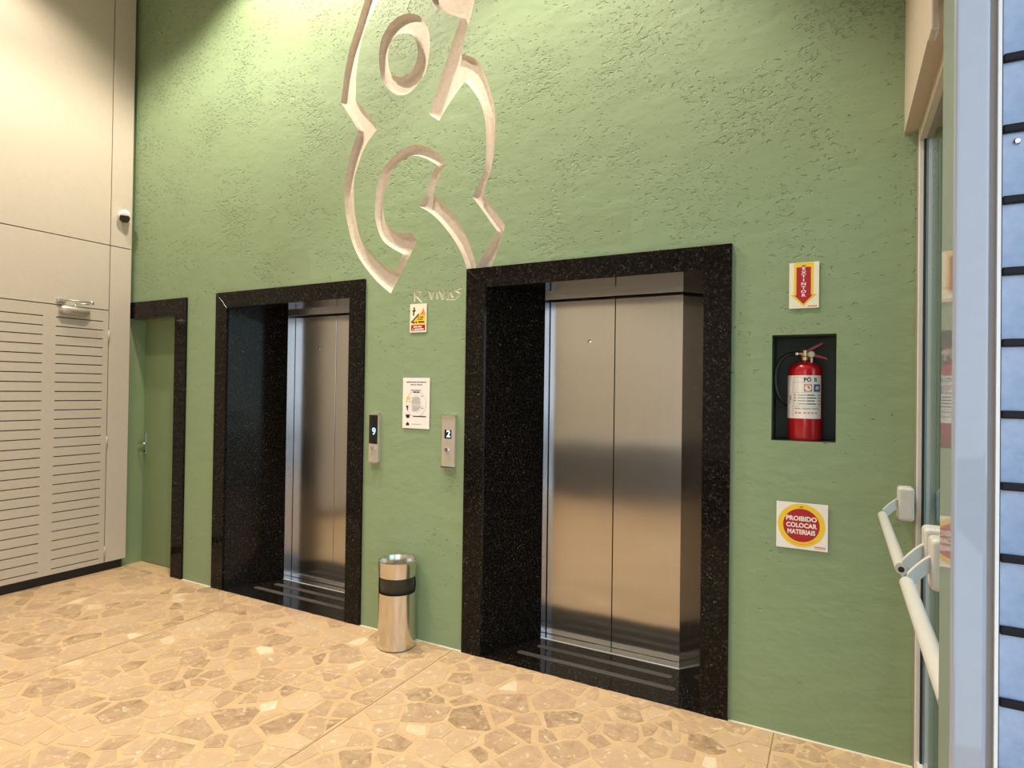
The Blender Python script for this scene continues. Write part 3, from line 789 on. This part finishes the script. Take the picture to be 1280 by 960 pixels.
o2 = MB().add(fp+q_, [tuple(range(24)), tuple(range(24, 48))] + [(i, (i+1) % 24, 24+(i+1) % 24, 24+i) for i in range(24)]).build('face', M['lens'], sc, bevel=0.002)
MB().tube([c0+ax*0.076-un*0.012, c0+ax*0.079-un*0.012], 0.014, 18).build('lens', M['blackglass'], o2)

# ------------------------------------------------------------------ call panels
def call_panel(x0, x1, z0, z1, label):
    t = empty('call_panel', ((x0+x1)/2, 0, z0), label, 'call panel', 'elevator call panels')
    body = MB()
    n = 8; pts_ = [(x0, 0.0)]
    for k in range(n+1):
        s_ = k/n; pts_.append((x0+(x1-x0)*s_, -0.022-0.006*math.sin(math.pi*s_)))
    pts_.append((x1, 0.0))
    body.prism(pts_, 2, z0, z1)
    return t, body
def arc_y(x0, x1, x, off=0.0):
    return -0.022-0.006*math.sin(math.pi*(x-x0)/(x1-x0)) - off
# left one: black glossy plate paints a dark reflection on polished steel, blue 9
x0, x1, z0, z1 = -2.672, -2.592, 1.072, 1.382
t, body = call_panel(x0, x1, z0, z1, 'polished steel call panel with painted dark reflection showing a blue 9')
bo = auto_smooth(body.build('housing', M['callsteel'], t))
def curved_plate(x0, x1, xa, xb, za, zb_, off, n=8):
    b = MB(); vs_ = []
    for k in range(n+1):
        x = xa+(xb-xa)*k/n
        vs_ += [(x, arc_y(x0, x1, x, off), za), (x, arc_y(x0, x1, x, off), zb_), (x, arc_y(x0, x1, x, -0.001), za), (x, arc_y(x0, x1, x, -0.001), zb_)]
    fs_ = []
    for k in range(n):
        a = 4*k
        fs_ += [(a, a+4, a+5, a+1), (a+2, a+3, a+7, a+6), (a+1, a+5, a+7, a+3), (a, a+2, a+6, a+4)]
    fs_ += [(0, 1, 3, 2), (4*n, 4*n+2, 4*n+3, 4*n+1)]
    return b.add(vs_, fs_)
gl = curved_plate(x0, x1, x0+0.003, x1-0.006, z0+0.118, z1-0.008, 0.0015).build('reflection_face', M['blackglass'], t)
text('9', 0.062, -2.622, -0.0315, 1.268, M['led'], gl, 'digit', bold=0.0012)
MB().tube([(-2.628, -0.026, 1.160), (-2.628, -0.033, 1.160), (-2.628, -0.035, 1.160)], [0.017, 0.017, 0.014], 20).build('button', M['chrome'], t)
MB().tube([(-2.640, -0.026, 1.128), (-2.640, -0.030, 1.128)], 0.008, 14).build('key_switch', M['chrome'], t)
MB().box(x0, x1+0.0015, -0.030, 0.0, z1-0.006, z1+0.006).build('end_cap', M['chrome'], t, bevel=0.002)
MB().box(x0, x1+0.0015, -0.030, 0.0, z0-0.006, z0+0.006).build('end_cap', M['chrome'], t, bevel=0.002)
# right one: steel face, white 2
x0, x1, z0, z1 = -2.101, -2.008, 1.082, 1.386
t, body = call_panel(x0, x1, z0, z1, 'steel call panel with a small dark screen showing a 2')
auto_smooth(body.build('housing', M['callsteel'], t))
gl = curved_plate(x0, x1, -2.078, -2.030, 1.252, 1.304, 0.0012).build('screen', M['blackglass'], t)
text('2', 0.056, -2.048, -0.0305, 1.279, M['ledwhite'], gl, 'digit', bold=0.0012)
MB().tube([(-2.058, -0.026, 1.185), (-2.058, -0.034, 1.185), (-2.058, -0.036, 1.185)], [0.015, 0.015, 0.012], 20).build('button', M['chrome'], t)
MB().box(x0, x1+0.0015, -0.032, 0.0, z1-0.005, z1+0.008).build('end_cap', M['chrome'], t, bevel=0.002)
MB().box(x0, x1+0.0015, -0.032, 0.0, z0-0.008, z0+0.005).build('end_cap', M['chrome'], t, bevel=0.002)

# ------------------------------------------------------------------ waste bin
BC = (-2.336, -0.128, 0.0)
t = empty('waste_bin', BC, 'brushed steel cylindrical waste bin with dark slot, standing between the elevators', 'bin')
R0 = 0.113
def rr(z):   # slight flare to the foot, narrower shoulder at the rim
    return 0.115 - 0.004*min(1, z/0.12) + (-0.003 if z > 0.42 else 0.0)
camdir = math.atan2(CAM_LOC.y-BC[1], CAM_LOC.x-BC[0])
ZA, ZC, HB = 0.330, 0.425, 0.512
half = math.radians(84)
b = MB()
b.lathe([(0.0, 0.004), (0.110, 0.004), (0.1165, 0.008), (0.116, 0.02), (rr(0.06), 0.06), (0.1115, 0.13), (0.111, 0.24), (0.111, 0.30)], BC, 64)
# the body wall above, its front edge dipping along the slot
n = 96
def edge_lo(a):
    d = abs((a-camdir+math.pi) % (2*math.pi)-math.pi)
    return ZA + 0.0 if d < half*0.8 else (ZA + (ZC-ZA)*0.5*(1-math.cos(math.pi*min(1, (d-half*0.8)/(half*0.25))))*0.5 if d < half*1.05 else (ZA+ZC)/2)
def edge_hi(a):
    d = abs((a-camdir+math.pi) % (2*math.pi)-math.pi)
    return ZC if d < half*0.8 else (ZC - (ZC-ZA)*0.5*(1-math.cos(math.pi*min(1, (d-half*0.8)/(half*0.25))))*0.5 if d < half*1.05 else (ZA+ZC)/2)
vs_, fs_ = [], []
for k in range(n):
    a = 2*math.pi*k/n; c_, s_ = math.cos(a), math.sin(a)
    vs_ += [(BC[0]+0.111*c_, BC[1]+0.111*s_, 0.30), (BC[0]+0.111*c_, BC[1]+0.111*s_, edge_lo(a))]
for k in range(n):
    k2 = (k+1) % n
    fs_.append((2*k, 2*k2, 2*k2+1, 2*k+1))
b.add(vs_, fs_)
auto_smooth(b.build('body', M['bin'], t), 40)
b = MB(); vs_, fs_ = [], []
lev = (0.0, 0.4, 0.8, 1.0)
for k in range(n):
    a = 2*math.pi*k/n; c_, s_ = math.cos(a), math.sin(a)
    for l in lev:
        z = edge_hi(a) + (HB-edge_hi(a))*l; r = 0.1105 + 0.004*max(0, (l-0.6)/0.4)
        vs_.append((BC[0]+r*c_, BC[1]+r*s_, z))
    for r, z in ((0.1165, HB+0.003), (0.1115, HB+0.004), (0.108, HB-0.004), (0.104, HB-0.06), (0.100, HB-0.085)):
        vs_.append((BC[0]+r*c_, BC[1]+r*s_, z))
q = len(lev)+5
for k in range(n):
    k2 = (k+1) % n
    for i in range(q-1): fs_.append((q*k+i, q*k2+i, q*k2+i+1, q*k+i+1))
b.add(vs_, fs_)
auto_smooth(b.build('ash_bowl', M['bin'], t), 40)
MB().lathe([(0.0, HB-0.086), (0.101, HB-0.085)], BC, 48).build('bowl_bottom', M['chrome'], t)
MB().lathe([(0.0, 0.30), (0.1065, 0.301), (0.1065, HB-0.088)], BC, 48).build('inner_liner', plain('bin_liner', (0.03, 0.035, 0.03), 0.4, metal=0.3), t, smooth=True)

# ------------------------------------------------------------------ signs
def sign(name, x0, x1, z0, z1, mat, label, cat='sign', th=0.0022, shear=0.0, y=-0.004):
    t = empty(name, ((x0+x1)/2, 0, z0), label, cat)
    b = MB(); b.add([(x0, y, z0+shear), (x1, y, z0), (x1, y, z1), (x0, y, z1+shear), (x0, y-th, z0+shear), (x1, y-th, z0), (x1, y-th, z1), (x0, y-th, z1+shear)],
                    [(0,1,2,3),(7,6,5,4),(0,4,5,1),(1,5,6,2),(2,6,7,3),(3,7,4,0)])
    b.build('plate', mat, t)
    return t, y-th
def flat(t, pts_, y, mat, name, k=1):
    return MB().prism(pts_, 1, y-0.0004*k, y-0.0004*(k-1)-0.00005).build(name, mat, t)
def rect(x0, x1, z0, z1): return [(x0, z0), (x1, z0), (x1, z1), (x0, z1)]
def disc(cx, cz, r, n=48, rz=None): return [(cx+r*math.cos(2*math.pi*k/n), cz+(rz or r)*math.sin(2*math.pi*k/n)) for k in range(n)]
# extinguisher arrow
t, y = sign('extinguisher_sign', -0.204, -0.082, 1.936, 2.144, M['cream'], 'cream EXTINTOR sign with red down arrow above the extinguisher niche')
cx = -0.1445
def arrow(w, wh, zt, zn, zp): return [(cx-w, zt), (cx+w, zt), (cx+w, zn), (cx+wh, zn), (cx, zp), (cx-wh, zn), (cx-w, zn)]
flat(t, arrow(0.0400, 0.0545, 2.142, 1.9985, 1.945), y, M['yellow'], 'arrow_border', 1)
flat(t, arrow(0.0295, 0.0375, 2.122, 1.995, 1.955), y, M['red'], 'arrow', 2)
flat(t, rect(cx-0.008, cx+0.008, 2.126, 2.130), y, M['ink'], 'small_print', 2)
for i, ch in enumerate('EXTINTOR'):
    text(ch, 0.0178, cx, y-0.0010, 2.1140-0.0172*i, M['paper'], t, 'letter', bold=0.0005, xs=1.5)
flat(t, rect(-0.127, -0.089, 1.942, 1.947), y, M['lred'], 'maker_print', 1)
# prohibition sign
t, y = sign('prohibition_sign', -0.248, -0.038, 0.849, 1.057, M['paper'], 'square white sign with red disc reading PROIBIDO COLOCAR MATERIAIS')
cx, cz = -0.145, 0.956
flat(t, disc(cx, cz, 0.097), y, M['yellow'], 'yellow_ring', 1)
flat(t, disc(cx, cz, 0.0745), y, M['red'], 'red_disc', 2)
flat(t, rect(cx-0.007, cx+0.007, 1.037, 1.0405), y, M['ink'], 'small_print', 2)
pr_ = [(cx+0.084*math.cos(math.radians(a)), cz+0.084*math.sin(math.radians(a))) for a in range(232, 309, 4)] + [(cx+0.0855*math.cos(math.radians(a)), cz+0.0855*math.sin(math.radians(a))) for a in range(308, 231, -4)]
flat(t, pr_[::-1], y, M['orange'], 'small_print', 2)
for s_, z in (('PROIBIDO', 0.985), ('COLOCAR', 0.955), ('MATERIAIS', 0.925)):
    text(s_, 0.0285, cx, y-0.0010, z, M['paper'], t, 'lettering', bold=0.0010, xs={'PROIBIDO': 0.97, 'COLOCAR': 0.90, 'MATERIAIS': 0.84}[s_])
flat(t, rect(-0.091, -0.047, 0.858, 0.868), y, M['lred'], 'maker_print', 1)
flat(t, rect(-0.0905, -0.0475, 0.860, 0.8625), y, M['paper'], 'maker_print', 2)
# fire stair sign
t, y = sign('fire_stairs_sign', -2.366, -2.239, 1.897, 2.074, M['cream'], 'small yellow and red fire sign with stair pictogram under the scratched signature')
X = lambda u: -2.366 + 0.127*u
Z = lambda v: 1.897 + 0.177*v
flat(t, [(X(.06), Z(.28)), (X(.94), Z(.28)), (X(.94), Z(.66)), (X(.52), Z(.63))], y, M['yellow'], 'yellow_field', 1)
st_ = [(X(.06), Z(.37)), (X(.10), Z(.34))]
flat(t, [(X(.05), Z(.36)), (X(.11), Z(.34)), (X(.58), Z(.63)), (X(.52), Z(.655))], y, M['ink'], 'stair_line', 2)
fl_ = [(X(.62), Z(.62)), (X(.93), Z(.62)), (X(.86), Z(.74)), (X(.80), Z(.86)), (X(.74), Z(.74)), (X(.68), Z(.70))]
flat(t, fl_, y, M['orange'], 'flame', 2)
flat(t, [(X(.18), Z(.60)), (X(.25), Z(.58)), (X(.27), Z(.72)), (X(.36), Z(.77)), (X(.30), Z(.80)), (X(.24), Z(.80)), (X(.12), Z(.76)), (X(.20), Z(.73))], y, M['ink'], 'figure', 2)
flat(t, disc(X(.25), Z(.845), 0.0065, 16), y, M['ink'], 'figure_head', 2)
for (u0, u1, v0, v1) in ((.48, .56, .51, .545), (.62, .82, .51, .545), (.46, .54, .44, .475), (.58, .78, .44, .475), (.16, .30, .325, .375), (.35, .44, .325, .375), (.52, .86, .335, .385)):
    flat(t, rect(X(u0), X(u1), Z(v0), Z(v1)), y, M['ink'], 'small_print', 2)
flat(t, rect(X(.08), X(.92), Z(.06), Z(.26)), y, M['red'], 'red_field', 1)
for (u0, u1, v0, v1) in ((.22, .46, .17, .215), (.50, .72, .17, .215), (.16, .22, .085, .13), (.28, .84, .085, .13)):
    flat(t, rect(X(u0), X(u1), Z(v0), Z(v1)), y, M['paper'], 'small_print', 2)
# notice
t, y = sign('paper_notice', -2.413, -2.207, 1.300, 1.615, M['paper'], 'white paper notice with a round diagram between the two call panels', 'notice')
X = lambda u: -2.413 + 0.206*u
Z = lambda v: 1.615 - 0.315*v
def bar(u0, u1, v, h, m, k=1, nm='small_print'): flat(t, rect(X(u0), X(u1), Z(v+h/2), Z(v-h/2)), y, M[m], nm, k)
for a, b_ in ((.13, .33), (.345, .50), (.515, .60), (.615, .88)): bar(a, b_, .088, .016, 'ink')
for a, b_ in ((.29, .42), (.44, .50), (.52, .73)): bar(a, b_, .138, .015, 'ink')
cx, cz = X(.51), Z(.515)
def ring(r0, r1, m, nm, k=1, a0=0, a1=360, asp=1.0):
    n = 40; A = [math.radians(a0+(a1-a0)*i/n) for i in range(n+1)]
    o = MB()
    vs_ = []
    for a in A:
        for r in (r0, r1): vs_.append((cx+r*math.cos(a), y-0.0004*k, cz+r*asp*math.sin(a)))
    o.add(vs_, [(2*i, 2*i+1, 2*i+3, 2*i+2) for i in range(n)])
    return o.build(nm, M[m], t)
ring(0.0745, 0.0765, 'grey', 'diagram_ring', asp=1.06); ring(0.052, 0.0535, 'lightgrey', 'diagram_ring', asp=1.06)
flat(t, disc(cx, cz, 0.036, 40, 0.048), y, M['lightgrey'], 'diagram_centre', 1)
for i in range(5): bar(.34+.02*(i % 2), .66-.03*(i % 3), .40+.026*i, .009, 'grey', 2)
for i in range(4): bar(.34+.02*(i % 2), .70-.06*i, .575+.026*i, .009, 'grey', 2)
for a, b_ in ((.30, .44), (.46, .68)): bar(a, b_, .245, .022, 'grey', 2)
for a, b_ in ((.40, .50), (.52, .62)): bar(a, b_, .285, .022, 'ink', 2)
bar(.70, .78, .60, .02, 'grey', 2); bar(.70, .76, .36, .02, 'grey', 2); bar(.45, .60, .74, .028, 'paper', 3); bar(.40, .88, .758, .018, 'ink', 3); bar(.33, .70, .915, .010, 'grey')
flat(t, [(X(.16), Z(.375)), (X(.26), Z(.375)), (X(.28), Z(.43)), (X(.14), Z(.43))], y, M['yellow'], 'pictogram', 2)
bar(.10, .40, .468, .012, 'yellow', 2)
flat(t, [(X(.12), Z(.56)), (X(.22), Z(.55)), (X(.20), Z(.64)), (X(.17), Z(.655)), (X(.16), Z(.60))], y, M['ink'], 'pictogram', 2)
flat(t, [(X(.12), Z(.73)), (X(.28), Z(.73)), (X(.26), Z(.79)), (X(.20), Z(.805)), (X(.14), Z(.785))], y, M['ink'], 'pictogram', 2)
flat(t, [(X(.20), Z(.875)), (X(.26), Z(.91)), (X(.26), Z(.945)), (X(.14), Z(.945)), (X(.14), Z(.91))], y, M['ink'], 'pictogram', 2)

# ------------------------------------------------------------------ fire extinguisher
EC = Vector((-0.139, 0.098, NZ0))
t = empty('fire_extinguisher', EC, 'red fire extinguisher with white label and black hose in the wall niche', 'extinguisher')
RE = 0.0735
prof = [(0.0, 0.004), (0.060, 0.004), (0.066, 0.0), (0.070, 0.004), (RE, 0.014), (RE, 0.318), (0.072, 0.330), (0.066, 0.344), (0.054, 0.356), (0.036, 0.364), (0.022, 0.367), (0.021, 0.376), (0.0, 0.376)]
auto_smooth(MB().lathe(prof, EC, 56).build('cylinder', M['redpaint'], t), 40)
b = MB().lathe([(0.0235, 0.372), (0.0235, 0.388), (0.017, 0.392), (0.017, 0.418), (0.0, 0.420)], EC, 24)
vv = auto_smooth(b.build('valve', M['brass'], t))
# label wrapped round the front
A0, A1 = math.radians(172), math.radians(334)
lz0, lz1 = 0.103, 0.300
n = 30; vs_ = []
for k in range(n+1):
    a = A0+(A1-A0)*k/n
    for r, z in ((RE+0.0008, lz0), (RE+0.0008, lz1)): vs_.append((EC.x+r*math.cos(a), EC.y+r*math.sin(a), EC.z+z))
lab = MB().add(vs_, [(2*k, 2*k+2, 2*k+3, 2*k+1) for k in range(n)]).build('label', M['paper'], t, smooth=True)
lab['label'] = 'white printed label wrapped round the red cylinder'
def wrap(u, w, d, lift=0.0014):
    a = math.radians(268)+u/RE
    r = RE+lift+d
    return (EC.x+r*math.cos(a), EC.y+r*math.sin(a), EC.z+w)
def wbar(u0, u1, w0, w1, mat, nm='print_line', lift=0.0013):
    n_ = max(2, int((u1-u0)/0.006)); vs2 = []
    for k in range(n_+1):
        u = u0+(u1-u0)*k/n_
        vs2 += [wrap(u, w0, 0, lift), wrap(u, w1, 0, lift)]
    return MB().add(vs2, [(2*k, 2*k+2, 2*k+3, 2*k+1) for k in range(n_)]).build(nm, M[mat], lab, smooth=True)
UL = -0.047
wbar(UL, UL+0.0012, 0.112, 0.294, 'grey')
for z in (0.268, 0.222, 0.158): wbar(UL, 0.084, z, z+0.0010, 'grey')
wbar(UL, 0.084, 0.2905, 0.2915, 'grey')
text('PÓ', 0.0245, 0, 0, 0, M['ink'], lab, 'lettering', bold=0.0006, fn=lambda u, w, d: wrap(u+0.016, w+0.2795, d))
text('B', 0.0245, 0, 0, 0, M['ink'], lab, 'lettering', bold=0.0006, fn=lambda u, w, d: wrap(u+0.050, w+0.2795, d))
wbar(0.001, 0.035, 0.226, 0.260, 'lred', 'pictogram')
for k in range(1):
    vs2 = [wrap(0.018+0.0135*math.cos(2*math.pi*i/20), 0.243+0.0135*math.sin(2*math.pi*i/20), 0, 0.0017) for i in range(20)]
    MB().add(vs2, [tuple(range(20))]).build('pictogram', M['paper'], lab)
wbar(0.042, 0.076, 0.226, 0.260, 'blueink', 'pictogram')
vs2 = [wrap(0.059+0.010*math.cos(2*math.pi*i/6+0.5), 0.243+0.010*math.sin(2*math.pi*i/6+0.5), 0, 0.0017) for i in range(6)]
MB().add(vs2, [tuple(range(6))]).build('pictogram', M['lightgrey'], lab)
for i, z in enumerate((0.208, 0.195, 0.182, 0.168)):
    if i < 3: wbar(UL+0.006, UL+0.012, z, z+0.005, 'ink')
    wbar(UL+0.022+0.004*(i == 3), 0.010, z, z+0.0042, 'grey'); wbar(0.013, 0.048+0.006*(i % 2), z, z+0.0042, 'ink'); wbar(0.060, 0.082, z, z+0.0042, 'grey')
wbar(UL+0.008, -0.012, 0.146, 0.1505, 'grey'); wbar(-0.006, 0.030, 0.146, 0.1505, 'grey'); wbar(0.034, 0.070, 0.146, 0.1505, 'grey')
for u in (UL+0.010, UL+0.026, 0.000, 0.016, 0.032, 0.048): wbar(u, u+0.011, 0.126, 0.132, 'lred')
# rotated word on the left strip
wbar(-0.070, -0.064, 0.182, 0.206, 'grey', 'side_print'); wbar(-0.062, -0.059, 0.186, 0.212, 'blueink', 'side_print'); wbar(-0.071, -0.065, 0.168, 0.178, 'lred', 'side_print')
# hose, levers, gauge
hz = [(-0.020, -0.004, 0.402), (-0.045, -0.020, 0.404), (-0.075, -0.030, 0.396), (-0.105, -0.034, 0.368), (-0.122, -0.036, 0.325), (-0.126, -0.036, 0.280), (-0.121, -0.034, 0.235), (-0.106, -0.028, 0.198), (-0.088, -0.014, 0.176), (-0.076, 0.004, 0.162)]
def smooth_path(P, k=5):
    P = [Vector(p) for p in P]; out = []
    for i in range(len(P)-1):
        a = P[max(i-1, 0)]; b_ = P[i]; c_ = P[i+1]; d_ = P[min(i+2, len(P)-1)]
        for j in range(k):
            s_ = j/k
            out.append(0.5*((2*b_)+(c_-a)*s_+(2*a-5*b_+4*c_-d_)*s_*s_+(3*b_-a-3*c_+d_)*s_**3))
    return out+[P[-1]]
hs = MB().tube([EC+p for p in smooth_path(hz)], 0.0095, 12).build('hose', M['rubber'], t, smooth=True)
MB().tube([EC+Vector(p) for p in ((-0.012, -0.002, 0.402), (-0.044, -0.019, 0.404))], 0.0112, 14).build('hose_ferrule', M['chrome'], hs, smooth=True)
MB().prism([(EC.x-0.012, EC.z+0.408), (EC.x+0.012, EC.z+0.404), (EC.x+0.076, EC.z+0.446), (EC.x+0.073, EC.z+0.457), (EC.x+0.02, EC.z+0.432)], 1, EC.y-0.014, EC.y+0.014).build('top_lever', M['darkred'], t, bevel=0.003)
MB().prism([(EC.x-0.004, EC.z+0.396), (EC.x+0.014, EC.z+0.392), (EC.x+0.092, EC.z+0.372), (EC.x+0.094, EC.z+0.384), (EC.x+0.02, EC.z+0.410)], 1, EC.y-0.012, EC.y+0.012).build('carry_handle', M['darkred'], t, bevel=0.003)
g = MB().tube([EC+Vector((0.022, -0.016, 0.398)), EC+Vector((0.026, -0.034, 0.398))], 0.016, 20).build('pressure_gauge', M['brass'], t)
MB().tube([EC+Vector((0.026, -0.0345, 0.398)), EC+Vector((0.0262, -0.0352, 0.398))], 0.0125, 20).build('gauge_dial', M['white'], g)
MB().box(EC.x+0.022, EC.x+0.032, EC.y-0.030, EC.y-0.026, EC.z+0.358, EC.z+0.384).build('seal_tag', M['cream'], t)
